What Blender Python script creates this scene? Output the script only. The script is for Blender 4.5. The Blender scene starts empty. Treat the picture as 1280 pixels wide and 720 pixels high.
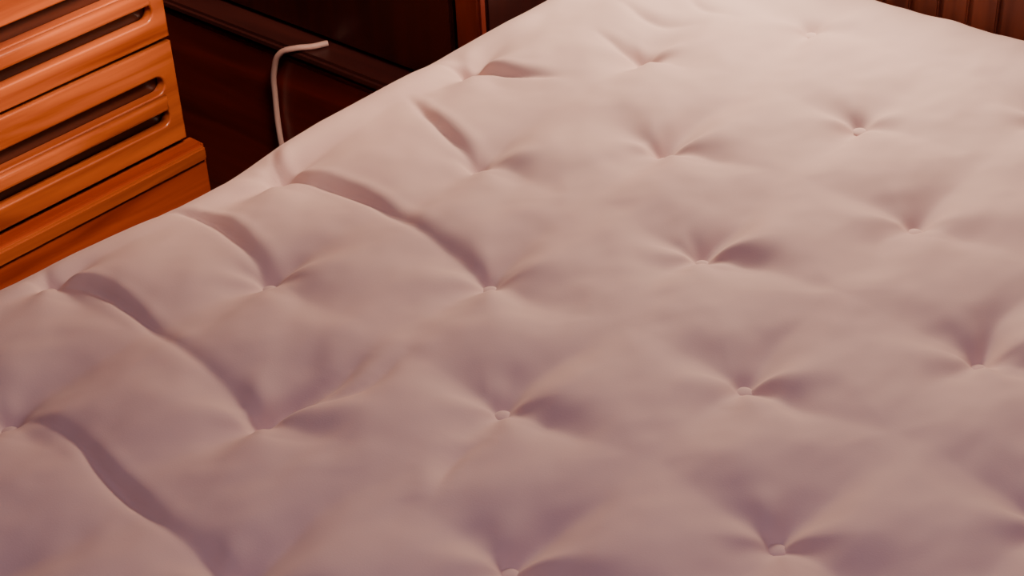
import bpy, bmesh, math, numpy as np
from mathutils import Matrix, Vector
scene=bpy.context.scene
COL=scene.collection

# ---------------------------------------------------------------- materials
def new_mat(name):
    m=bpy.data.materials.new(name); m.use_nodes=True
    nt=m.node_tree; b=nt.nodes['Principled BSDF']; return m,nt,b
def s2l(c):
    return tuple(((v/255)/12.92 if v/255<=0.04045 else ((v/255+0.055)/1.055)**2.4) for v in c)+(1,)
def wood(name,dark,light,rough=0.3,axis='Y',scale=1.0,coat=0.3):
    m,nt,b=new_mat(name); N=nt.nodes; L=nt.links
    tc=N.new('ShaderNodeTexCoord'); mp=N.new('ShaderNodeMapping')
    sc={'X':(1.2,14,14),'Y':(14,1.2,14),'Z':(14,14,1.2)}[axis]
    mp.inputs['Scale'].default_value=[v*scale for v in sc]
    L.new(tc.outputs['Object'],mp.inputs['Vector'])
    no=N.new('ShaderNodeTexNoise'); no.inputs['Scale'].default_value=2.2; no.inputs['Detail'].default_value=6; no.inputs['Distortion'].default_value=0.6
    L.new(mp.outputs[0],no.inputs['Vector'])
    r=N.new('ShaderNodeValToRGB'); r.color_ramp.elements[0].position=0.32; r.color_ramp.elements[1].position=0.68
    r.color_ramp.elements[0].color=s2l(dark); r.color_ramp.elements[1].color=s2l(light)
    L.new(no.outputs['Fac'],r.inputs['Fac']); L.new(r.outputs['Color'],b.inputs['Base Color'])
    b.inputs['Roughness'].default_value=rough; b.inputs['Coat Weight'].default_value=coat; b.inputs['Coat Roughness'].default_value=0.25
    bp=N.new('ShaderNodeBump'); bp.inputs['Strength'].default_value=0.08; bp.inputs['Distance'].default_value=0.002
    L.new(no.outputs['Fac'],bp.inputs['Height']); L.new(bp.outputs[0],b.inputs['Normal'])
    return m
def plain(name,col,rough=0.8,nscale=30,var=0.12):
    m,nt,b=new_mat(name); N=nt.nodes; L=nt.links
    tc=N.new('ShaderNodeTexCoord'); no=N.new('ShaderNodeTexNoise'); no.inputs['Scale'].default_value=nscale; no.inputs['Detail'].default_value=4
    L.new(tc.outputs['Object'],no.inputs['Vector'])
    r=N.new('ShaderNodeValToRGB'); c=s2l(col)
    r.color_ramp.elements[0].color=tuple(v*(1-var) for v in c[:3])+(1,); r.color_ramp.elements[1].color=tuple(min(1,v*(1+var)) for v in c[:3])+(1,)
    L.new(no.outputs['Fac'],r.inputs['Fac']); L.new(r.outputs['Color'],b.inputs['Base Color'])
    b.inputs['Roughness'].default_value=rough
    bp=N.new('ShaderNodeBump'); bp.inputs['Strength'].default_value=0.1; bp.inputs['Distance'].default_value=0.002
    L.new(no.outputs['Fac'],bp.inputs['Height']); L.new(bp.outputs[0],b.inputs['Normal'])
    return m
M_ORANGE=wood('varnished_orange_wood',(120,50,22),(188,98,50),0.33,'Y')
M_REDOR=wood('varnished_red_orange_wood',(120,42,20),(168,74,38),0.33,'Y')
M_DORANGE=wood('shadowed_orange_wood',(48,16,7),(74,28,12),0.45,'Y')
M_DARK=wood('dark_mahogany',(70,15,11),(106,29,21),0.35,'X')
M_DARK2=wood('dark_mahogany_upright',(38,10,9),(58,16,13),0.4,'Z',1.0,0.1)
M_LEDGE=wood('dark_mahogany_ledge',(44,16,14),(68,28,24),0.45,'X',1.0,0.1)
M_RED=wood('reddish_mahogany',(96,32,20),(130,50,32),0.4,'Z')
M_HEAD=wood('headboard_walnut',(110,50,30),(165,86,54),0.4,'Z')
M_BASE=wood('bed_base_wood',(80,40,24),(120,66,40),0.5,'Y')
M_WALL=plain('painted_wall',(140,104,88),0.9,60,0.05)
M_CEIL=plain('ceiling_paint',(160,140,130),0.9,60,0.04)
M_FLOOR=plain('brown_carpet',(92,62,50),0.95,180,0.3)
M_CABLE=plain('white_cable_plastic',(190,160,150),0.5,20,0.02)

def fabric():
    m,nt,b=new_mat('mauve_cotton_ticking'); N=nt.nodes; L=nt.links
    tc=N.new('ShaderNodeTexCoord')
    n1=N.new('ShaderNodeTexNoise'); n1.inputs['Scale'].default_value=4.5; n1.inputs['Detail'].default_value=4
    L.new(tc.outputs['Object'],n1.inputs['Vector'])
    r=N.new('ShaderNodeValToRGB'); r.color_ramp.elements[0].position=0.3; r.color_ramp.elements[1].position=0.7
    r.color_ramp.elements[0].color=s2l((213,182,174)); r.color_ramp.elements[1].color=s2l((220,191,181))
    L.new(n1.outputs['Fac'],r.inputs['Fac']); L.new(r.outputs['Color'],b.inputs['Base Color'])
    b.inputs['Roughness'].default_value=0.8
    b.inputs['Sheen Weight'].default_value=0.1; b.inputs['Sheen Roughness'].default_value=0.5
    n2=N.new('ShaderNodeTexNoise'); n2.inputs['Scale'].default_value=700; n2.inputs['Detail'].default_value=2
    L.new(tc.outputs['Object'],n2.inputs['Vector'])
    bp=N.new('ShaderNodeBump'); bp.inputs['Strength'].default_value=0.12; bp.inputs['Distance'].default_value=0.0008
    L.new(n2.outputs['Fac'],bp.inputs['Height']); L.new(bp.outputs[0],b.inputs['Normal'])
    return m
M_FAB=fabric()

# ---------------------------------------------------------------- helpers
def link(o,mat=None,parent=None,smooth=False):
    COL.objects.link(o)
    if mat: o.data.materials.append(mat)
    if parent: o.parent=parent
    if smooth: o.data.polygons.foreach_set('use_smooth',[True]*len(o.data.polygons))
    return o
def merge(name,boxes,mat,parent=None,bev=0.003):
    me=bpy.data.meshes.new(name); bm=bmesh.new()
    for lo,hi in boxes:
        r=bmesh.ops.create_cube(bm,size=1)
        c=[(a+b)/2 for a,b in zip(lo,hi)]; s=[b-a for a,b in zip(lo,hi)]
        for v in r['verts']: v.co=Vector((v.co.x*s[0]+c[0],v.co.y*s[1]+c[1],v.co.z*s[2]+c[2]))
        es=list({e for v in r['verts'] for e in v.link_edges})
        if bev: bmesh.ops.bevel(bm,geom=es,offset=bev,segments=2,affect='EDGES')
    bm.to_mesh(me); bm.free()
    return link(bpy.data.objects.new(name,me),mat,parent)
def box(name,lo,hi,mat,parent=None,bev=0.003): return merge(name,[(lo,hi)],mat,parent,bev)
def empty(name,label=None,cat=None,parent=None):
    e=bpy.data.objects.new(name,None); e.empty_display_size=0.1; COL.objects.link(e)
    if label: e['label']=label; e['category']=cat
    if parent: e.parent=parent
    return e

# ---------------------------------------------------------------- room
def struct(o): o['kind']='structure'; return o
struct(box('floor',(-1.4,-2.6,-0.05),(2.6,1.1,0),M_FLOOR,bev=0))
struct(box('ceiling',(-1.4,-2.6,2.4),(2.6,1.1,2.45),M_CEIL,bev=0))
struct(box('wall_left',(-1.4,-2.6,0),(-1.32,1.1,2.4),M_WALL,bev=0))
struct(box('wall_back',(-1.32,1.02,0),(2.6,1.1,2.4),M_WALL,bev=0))
struct(box('wall_right',(2.52,-2.6,0),(2.6,1.02,2.4),M_WALL,bev=0))
struct(box('wall_front',(-1.32,-2.6,0),(2.52,-2.52,2.4),M_WALL,bev=0))

# ---------------------------------------------------------------- mattress
XL,XR,YN,YF=-0.385,1.06,-1.22,0.785
RC,RV=0.075,0.06; TOP=0.55; SIDE=0.11
step=0.0031
BT={(2,-2):(0.298,-0.303),(1,-1):(0.162,-0.157),(0,0):(0.023,-0.018),(-1,1):(-0.138,0.142),(-2,2):(-0.294,0.297),(3,-1):(0.443,-0.151),(2,0):(0.308,-0.001),(1,1):(0.158,0.143),(0,2):(0.003,0.286),(3,1):(0.450,0.158),(2,2):(0.294,0.315),(1,3):(0.143,0.457),(0,4):(-0.030,0.627),(0,-2):(0.008,-0.301),(-1,-1):(-0.152,-0.148),(-2,0):(-0.292,-0.010),(-2,-2):(-0.318,-0.289),(-1,-3):(-0.170,-0.440)}
for m in range(-2,7):
    for n in range(-7,5):
        if (m+n)%2==0 and (m,n) not in BT: BT[(m,n)]=(0.15*m,0.15*n)
ix0,ix1,iy0,iy1=XL+RC,XR-RC,YN+RC,YF-RC
marg=RC*math.pi/2+SIDE
us=np.arange(ix0-marg,ix1+marg,step); vs=np.arange(iy0-marg,iy1+marg,step)
U,V=np.meshgrid(us,vs,indexing='ij')
CX=np.clip(U,ix0,ix1); CY=np.clip(V,iy0,iy1)
DX,DY=U-CX,V-CY; D=np.hypot(DX,DY); Ds=np.maximum(D,1e-9); nx,ny=DX/Ds,DY/Ds
D=np.minimum(D,marg)
arc=RC*math.pi/2
a=np.minimum(D/RC,math.pi/2)
PX=CX+nx*RC*np.sin(a); PY=CY+ny*RC*np.sin(a)
PZ=TOP-RV*(1-np.cos(a))-np.maximum(D-arc,0)
sidef=np.clip((D-arc)/SIDE,0,1); PX+=nx*0.008*np.sin(sidef*math.pi); PY+=ny*0.008*np.sin(sidef*math.pi)
topw=np.clip(np.cos(a),0,1)**0.7
def fnoise(lx,ly,seed):
    r=np.random.default_rng(seed).standard_normal(U.shape)
    fx=np.fft.fftfreq(U.shape[0],step)[:,None]; fy=np.fft.rfftfreq(U.shape[1],step)[None,:]
    F=np.fft.rfft2(r)*np.exp(-((fx*lx)**2+(fy*ly)**2)*2)
    o=np.fft.irfft2(F,s=U.shape); return o/o.std()
wx=fnoise(0.10,0.10,1)*0.007; wy=fnoise(0.10,0.10,2)*0.007
H=np.zeros_like(PX)
rs=np.random.default_rng(3)
near=np.full(PX.shape,9.0)
for (m,n),(bx,by) in BT.items():
    dx,dy=PX-bx,PY-by
    r=np.hypot(dx,dy); th=np.arctan2(dy,dx); near=np.minimum(near,r)
    rr=r/(1+0.25*np.cos(4*th)+0.12*np.cos(2*th+rs.random()*6.28))
    H-=0.0125*np.exp(-(rr/0.042)**1.15)
    H-=0.0050*np.exp(-(rr/0.075)**2)
    H-=0.0030*np.exp(-(r/0.013)**2)
kf=1-np.exp(-(near/0.05)**2)
X=PX+wx*kf; Y=PY+wy*kf
GR=np.zeros_like(PX); RG=np.zeros_like(PX)
def groove(p,q,g,w,side=0.0):
    """soft fold from p to q, deepest near p, with a low ridge on one side"""
    global GR,RG
    p=np.array(p);q=np.array(q);d=q-p;L=np.hypot(*d);d=d/L;nrm=np.array([-d[1],d[0]])
    t=((X-p[0])*d[0]+(Y-p[1])*d[1]); s=((X-p[0])*nrm[0]+(Y-p[1])*nrm[1])
    tc=np.clip(t,0,L); dist=np.hypot(s,t-tc)
    f=tc/L
    env=0.28+0.8*np.exp(-(f/0.25)**2)+0.4*np.exp(-((1-f)/0.2)**2)
    ww=w*(0.7+0.7*np.sin(math.pi*f))
    GR=np.maximum(GR,g*env*np.exp(-(dist/ww)**1.5))
    RG=np.maximum(RG,side*g*env*np.exp(-(((s+2.0*ww)**2+(t-tc)**2)/(1.5*ww)**2)))
for (m,n) in list(BT):
    if (m+2,n) in BT: groove(BT[(m,n)],BT[(m+2,n)],(0.0035 if m==-2 else 0.0065)*(0.6+0.8*rs.random()),0.018,0.25)
    if (m,n+2) in BT: groove(BT[(m,n)],BT[(m,n+2)],0.0105*(0.7+0.6*rs.random()),0.022,0.45)
H+=RG-GR
def crease(pts,g,w,up=0.004,broad=0.25,peak=0.5,wid=0.6):
    """narrow fabric fold with a slightly raised lip and a broad shallow fall beside it"""
    global H
    P=[np.array(p) for p in pts]
    for _ in range(2):
        Q=[P[0]]
        for i in range(len(P)-1): Q+= [P[i]*0.75+P[i+1]*0.25,P[i]*0.25+P[i+1]*0.75]
        P=Q+[P[-1]]
    tot=sum(np.hypot(*(P[i+1]-P[i])) for i in range(len(P)-1)); acc=0
    best=np.full(X.shape,9.0); bt=np.zeros_like(X); bs=np.zeros_like(X)
    for i in range(len(P)-1):
        d=P[i+1]-P[i];L=max(np.hypot(*d),1e-6);d=d/L
        t=(PX-P[i][0])*d[0]+(PY-P[i][1])*d[1]; s=-(PX-P[i][0])*d[1]+(PY-P[i][1])*d[0]
        tc=np.clip(t,0,L); dist=np.hypot(s,t-tc); k=dist<best
        best=np.where(k,dist,best); bt=np.where(k,(acc+tc)/tot,bt); bs=np.where(k,s,bs); acc+=L
    env=np.clip(np.sin(math.pi*(0.06+0.86*bt)),0,1)**0.7*(0.30+0.70*np.exp(-((bt-peak)/wid)**2))
    ww=w*(0.75+0.5*bt)
    H-=g*env*np.exp(-(best/ww)**1.5)
    H-=g*broad*env*np.exp(-(best/(3*ww))**2)
    H+=up*env*np.exp(-((bs-2.2*ww)/(1.5*ww))**2)*np.exp(-(np.maximum(best-np.abs(bs),0)/ww)**2)*(best<8*ww)
crease([(-0.350,0.035),(-0.292,-0.006),(-0.20,0.012),(-0.10,0.0),(0.023,-0.018)],0.0085,0.0066,0.003,0.3,0.30,0.35)
crease([(-0.34,-0.13),(-0.29,-0.115),(-0.23,-0.122),(-0.156,-0.144)],0.0080,0.0060,0.003,0.25,0.45,0.4)
crease([(-0.35,-0.27),(-0.318,-0.289),(-0.25,-0.265),(-0.12,-0.285),(0.004,-0.297)],0.0080,0.0060,0.002,0.25,0.25,0.25)
crease([(-0.29,0.195),(-0.22,0.165),(-0.142,0.146)],0.0075,0.0065,0.003)
crease([(-0.33,0.285),(-0.298,0.301),(-0.24,0.310),(-0.19,0.335)],0.0080,0.0052,0.003)
crease([(-0.174,-0.436),(-0.10,-0.42),(-0.02,-0.44),(0.15,-0.45)],0.0080,0.0065,0.002,0.25,0.5,0.2)
crease([(0.008,-0.301),(0.03,-0.23),(0.02,-0.18)],0.006,0.009,0.003)
crease([(0.035,-0.26),(0.06,-0.22),(0.05,-0.16)],0.005,0.008,0.003)
crease([(0.20,-0.28),(0.18,-0.24),(0.185,-0.20)],0.006,0.009,0.003)
crease([(-0.22,0.45),(-0.16,0.44),(-0.12,0.46)],0.005,0.007,0.002)
crease([(-0.25,0.53),(-0.19,0.51),(-0.14,0.54)],0.004,0.008,0.002)
crease([(-0.20,0.60),(-0.15,0.57),(-0.10,0.59)],0.003,0.008,0.001)
for (m,n),(bx,by) in BT.items():
    r=np.hypot(PX-bx,PY-by); th=np.arctan2(PY-by,PX-bx); ph=rs.random()*6.28; k=rs.integers(4,7)
    H+=0.0011*np.cos(k*th+ph)*np.exp(-((r-0.03)/0.020)**2)
H+=fnoise(0.06,0.09,5)*0.0014+fnoise(0.022,0.03,6)*0.00035
bd=np.minimum(np.minimum(PX-XL,XR-PX),np.minimum(PY-YN,YF-PY))
fade=np.clip((bd-0.015)/0.065,0,1); fade=fade*fade*(3-2*fade)
H=H*(0.16+0.84*fade)+0.014*fade+0.004
edge=np.exp(-((PX-XL)/0.09)**2)
droop=-0.015*np.exp(-((PY+0.07)/0.10)**2)+0.004*np.exp(-((PY+0.33)/0.10)**2)+0.003
PZ=PZ+H*topw+droop*edge
nxn,nyn=U.shape
verts=np.stack([PX,PY,PZ],-1).reshape(-1,3)
idx=np.arange(nxn*nyn).reshape(nxn,nyn)
quads=np.stack([idx[:-1,:-1],idx[1:,:-1],idx[1:,1:],idx[:-1,1:]],-1).reshape(-1,4)
loop=list(idx[:,0])+list(idx[-1,1:])+list(idx[-2::-1,-1])+list(idx[0,-2:0:-1])
zlow=float(PZ.min())
cen=len(verts); verts=np.vstack([verts,[[(XL+XR)/2,(YN+YF)/2,zlow]]])
faces=quads.tolist()+[(int(loop[(k+1)%len(loop)]),int(loop[k]),cen) for k in range(len(loop))]
me=bpy.data.meshes.new('mattress_cover'); me.from_pydata(verts.tolist(),[],faces); me.update()
mattress=empty('mattress','mauve-beige tufted cotton mattress with sagging creased edge, on the bed base','mattress')
cover=link(bpy.data.objects.new('cover',me),M_FAB,mattress,True)
bme=bpy.data.meshes.new('tuft_button'); bm=bmesh.new()
bmesh.ops.create_uvsphere(bm,u_segments=20,v_segments=12,radius=0.0090)
for v in bm.verts: v.co.z*=0.38
bm.to_mesh(bme); bm.free(); bme.materials.append(M_FAB)
bme.polygons.foreach_set('use_smooth',[True]*len(bme.polygons))
def zat(x,y):
    i=int(round((x-us[0])/step)); j=int(round((y-vs[0])/step)); return float(PZ[i,j])
for (m,n),(bx,by) in BT.items():
    o=bpy.data.objects.new('tuft_button',bme); o.location=(bx,by,zat(bx,by)+0.0018); COL.objects.link(o); o.parent=mattress

# ---------------------------------------------------------------- bed base + headboard
bed=empty('bed_base','low brown wooden bed base on legs under the mattress','bed base')
zb=zlow-0.002
box('base',(XL+0.03,YN+0.03,0.12),(XR-0.03,YF-0.01,zb),M_BASE,bed,0.006)
for x in (XL+0.09,XR-0.09):
    for y in (YN+0.1,YF-0.12):
        box('leg',(x-0.03,y-0.03,0.0),(x+0.03,y+0.03,0.12),M_BASE,bed,0.004)
hd=empty('headboard','dark walnut headboard with vertical boards behind the mattress','headboard')
hb=[((XL-0.01,0.812,0.0),(XR+0.05,0.830,0.80))]
x=XL-0.01
while x<XR+0.01:
    hb.append(((x+0.003,0.805,0.02),(x+0.037,0.813,0.76))); x+=0.04
merge('panel',hb,M_HEAD,hd,0.002)
box('top_rail',(XL-0.02,0.800,0.76),(XR+0.06,0.838,0.81),M_HEAD,hd,0.006)

# ---------------------------------------------------------------- dresser
dr=empty('dresser','varnished orange-brown wooden chest of drawers beside the bed','dresser')
FX=-0.80; DY0,DY1=-0.95,0.25
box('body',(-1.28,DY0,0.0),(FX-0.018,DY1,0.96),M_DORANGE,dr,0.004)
box('top_board',(-1.29,DY0-0.015,0.961),(FX+0.012,DY1+0.015,0.985),M_ORANGE,dr,0.006)
box('plinth',(-1.28,DY0-0.008,0.0),(FX+0.006,DY1+0.014,0.10),M_ORANGE,dr,0.004)
def capsule_pts(y0,y1,z,h,n=10):
    r=h/2; pts=[]
    for k in range(n+1):
        t=-math.pi/2+math.pi*k/n; pts.append((y1-r+r*math.cos(t),z+r*math.sin(t)))
    for k in range(n+1):
        t=math.pi/2+math.pi*k/n; pts.append((y0+r+r*math.cos(t),z+r*math.sin(t)))
    return pts
def rrect(y0,y1,z0,z1): return [(y0,z0),(y1,z0),(y1,z1),(y0,z1)]
def slotted_front(name,y0,y1,z0,z1,slots,x,th,parent,mat,bev=0.003):
    cu=bpy.data.curves.new(name,'CURVE'); cu.dimensions='2D'; cu.fill_mode='BOTH'; cu.extrude=th/2-bev; cu.bevel_depth=bev; cu.bevel_resolution=3; cu.offset=-bev
    for pts in [rrect(y0,y1,z0,z1)]+[capsule_pts(*s) for s in slots]:
        sp=cu.splines.new('POLY'); sp.points.add(len(pts)-1); sp.use_cyclic_u=True
        for p,(yy,zz) in zip(sp.points,pts): p.co=(yy,zz,0,1)
    tmp=bpy.data.objects.new('tmp',cu); COL.objects.link(tmp)
    dg=bpy.context.evaluated_depsgraph_get(); me=bpy.data.meshes.new_from_object(tmp.evaluated_get(dg))
    bpy.data.objects.remove(tmp)
    for v in me.vertices: v.co=Vector((x-th/2+v.co.z,v.co.x,v.co.y))
    me.materials.clear()
    return link(bpy.data.objects.new(name,me),mat,parent)
zz=0.318
while zz<0.9:
    z0,z1=zz,zz+0.150
    d=empty('drawer',parent=dr)
    slotted_front('drawer_front',DY0+0.02,DY1-0.006,z0,z1,[(DY0+0.07,DY1-0.028,z0+0.045,0.026),(DY0+0.07,DY1-0.028,z0+0.094,0.026)],FX,0.018,d,M_ORANGE)
    slotted_front('handle',DY0+0.06,DY1-0.034,z0+0.059,z0+0.080,[],FX+0.012,0.014,d,M_ORANGE,0.005)
    zz+=0.157
d=empty('drawer',parent=dr)
box('drawer_front',(FX-0.018,DY0-0.004,0.112),(FX+0.014,DY1+0.012,0.308),M_REDOR,d,0.005)
box('drawer_lip',(FX+0.012,DY0,0.282),(FX+0.020,DY1+0.008,0.304),M_ORANGE,d,0.003)

# ---------------------------------------------------------------- dark bedside cabinet
cb=empty('bedside_cabinet','dark mahogany bedside cabinet in the gap by the bed','bedside cabinet')
box('body',(-1.28,0.430,0.0),(-0.42,0.77,0.385),M_DARK,cb,0.003)
box('ledge',(-1.29,0.412,0.386),(-0.415,0.77,0.402),M_LEDGE,cb,0.005)
box('door',(-1.22,0.418,0.05),(-0.44,0.430,0.378),M_DARK,cb,0.004)
box('hutch',(-1.28,0.470,0.403),(-0.42,0.77,0.72),M_DARK2,cb,0.003)
box('hutch_door',(-1.25,0.458,0.407),(-0.475,0.470,0.70),M_DARK2,cb,0.004)
box('side_stile',(-0.465,0.454,0.403),(-0.42,0.470,0.72),M_RED,cb,0.004)

# ---------------------------------------------------------------- cable
cu=bpy.data.curves.new('power_cable','CURVE'); cu.dimensions='3D'; cu.bevel_depth=0.0044; cu.bevel_resolution=4
pts=[(-0.716,0.449,0.4070),(-0.725,0.430,0.4070),(-0.744,0.412,0.4055),(-0.767,0.404,0.395),(-0.789,0.405,0.360),(-0.801,0.41,0.31),(-0.802,0.41,0.24),(-0.780,0.405,0.13),(-0.74,0.38,0.03),(-0.70,0.30,0.0050),(-0.62,0.1,0.0050)]
sp=cu.splines.new('BEZIER'); sp.bezier_points.add(len(pts)-1)
for bp_,p in zip(sp.bezier_points,pts): bp_.co=p; bp_.handle_left_type=bp_.handle_right_type='AUTO'
tmp=bpy.data.objects.new('tmp',cu); COL.objects.link(tmp)
dg=bpy.context.evaluated_depsgraph_get(); me=bpy.data.meshes.new_from_object(tmp.evaluated_get(dg)); bpy.data.objects.remove(tmp)
cab=link(bpy.data.objects.new('power_cable',me),M_CABLE,None,True)
cab['label']='thin white power cable looped over the dark cabinet edge'; cab['category']='cable'

# ---------------------------------------------------------------- lights
def light(name,kind,loc,energy,col,size,target=None):
    l=bpy.data.lights.new(name,kind); l.energy=energy; l.color=col
    if kind=='AREA': l.size=size
    else: l.shadow_soft_size=size
    o=bpy.data.objects.new(name,l); o.location=loc; COL.objects.link(o)
    if target: o.rotation_euler=(Vector(target)-Vector(loc)).to_track_quat('-Z','Y').to_euler()
    return o
light('reading_lamp_light','POINT',(-0.16,0.88,1.06),40,(1.0,0.77,0.58),0.10)
light('ceiling_fill','AREA',(1.1,-0.9,2.3),13,(0.86,0.71,1.0),1.0,(0.7,-0.6,0))  # added weak cool fill below the ceiling, not a fixture of the room
light('dresser_fill','AREA',(0.3,0.0,1.7),4.0,(1.0,0.66,0.46),0.3,(-0.95,0.1,0.55)).data.spread=math.radians(46)  # added warm fill with narrow spread, brightens the dresser front; no real lamp here
w=bpy.data.worlds.new('world'); scene.world=w; w.use_nodes=True
w.node_tree.nodes['Background'].inputs[0].default_value=(0.05,0.04,0.05,1)

# ---------------------------------------------------------------- camera
p,r,y=0.9741,-0.0533,0.7499
R=Matrix.Rotation(y,3,'Z')@Matrix.Rotation(p,3,'X')@Matrix.Rotation(r,3,'Z')
cam=bpy.data.cameras.new('camera'); co=bpy.data.objects.new('camera',cam); COL.objects.link(co)
mw=R.to_4x4(); mw.translation=Vector((0.9678,-1.0012,1.4698)); co.matrix_world=mw
cam.sensor_width=36; cam.lens=2128.73/1280*36; cam.clip_start=0.01
scene.camera=co
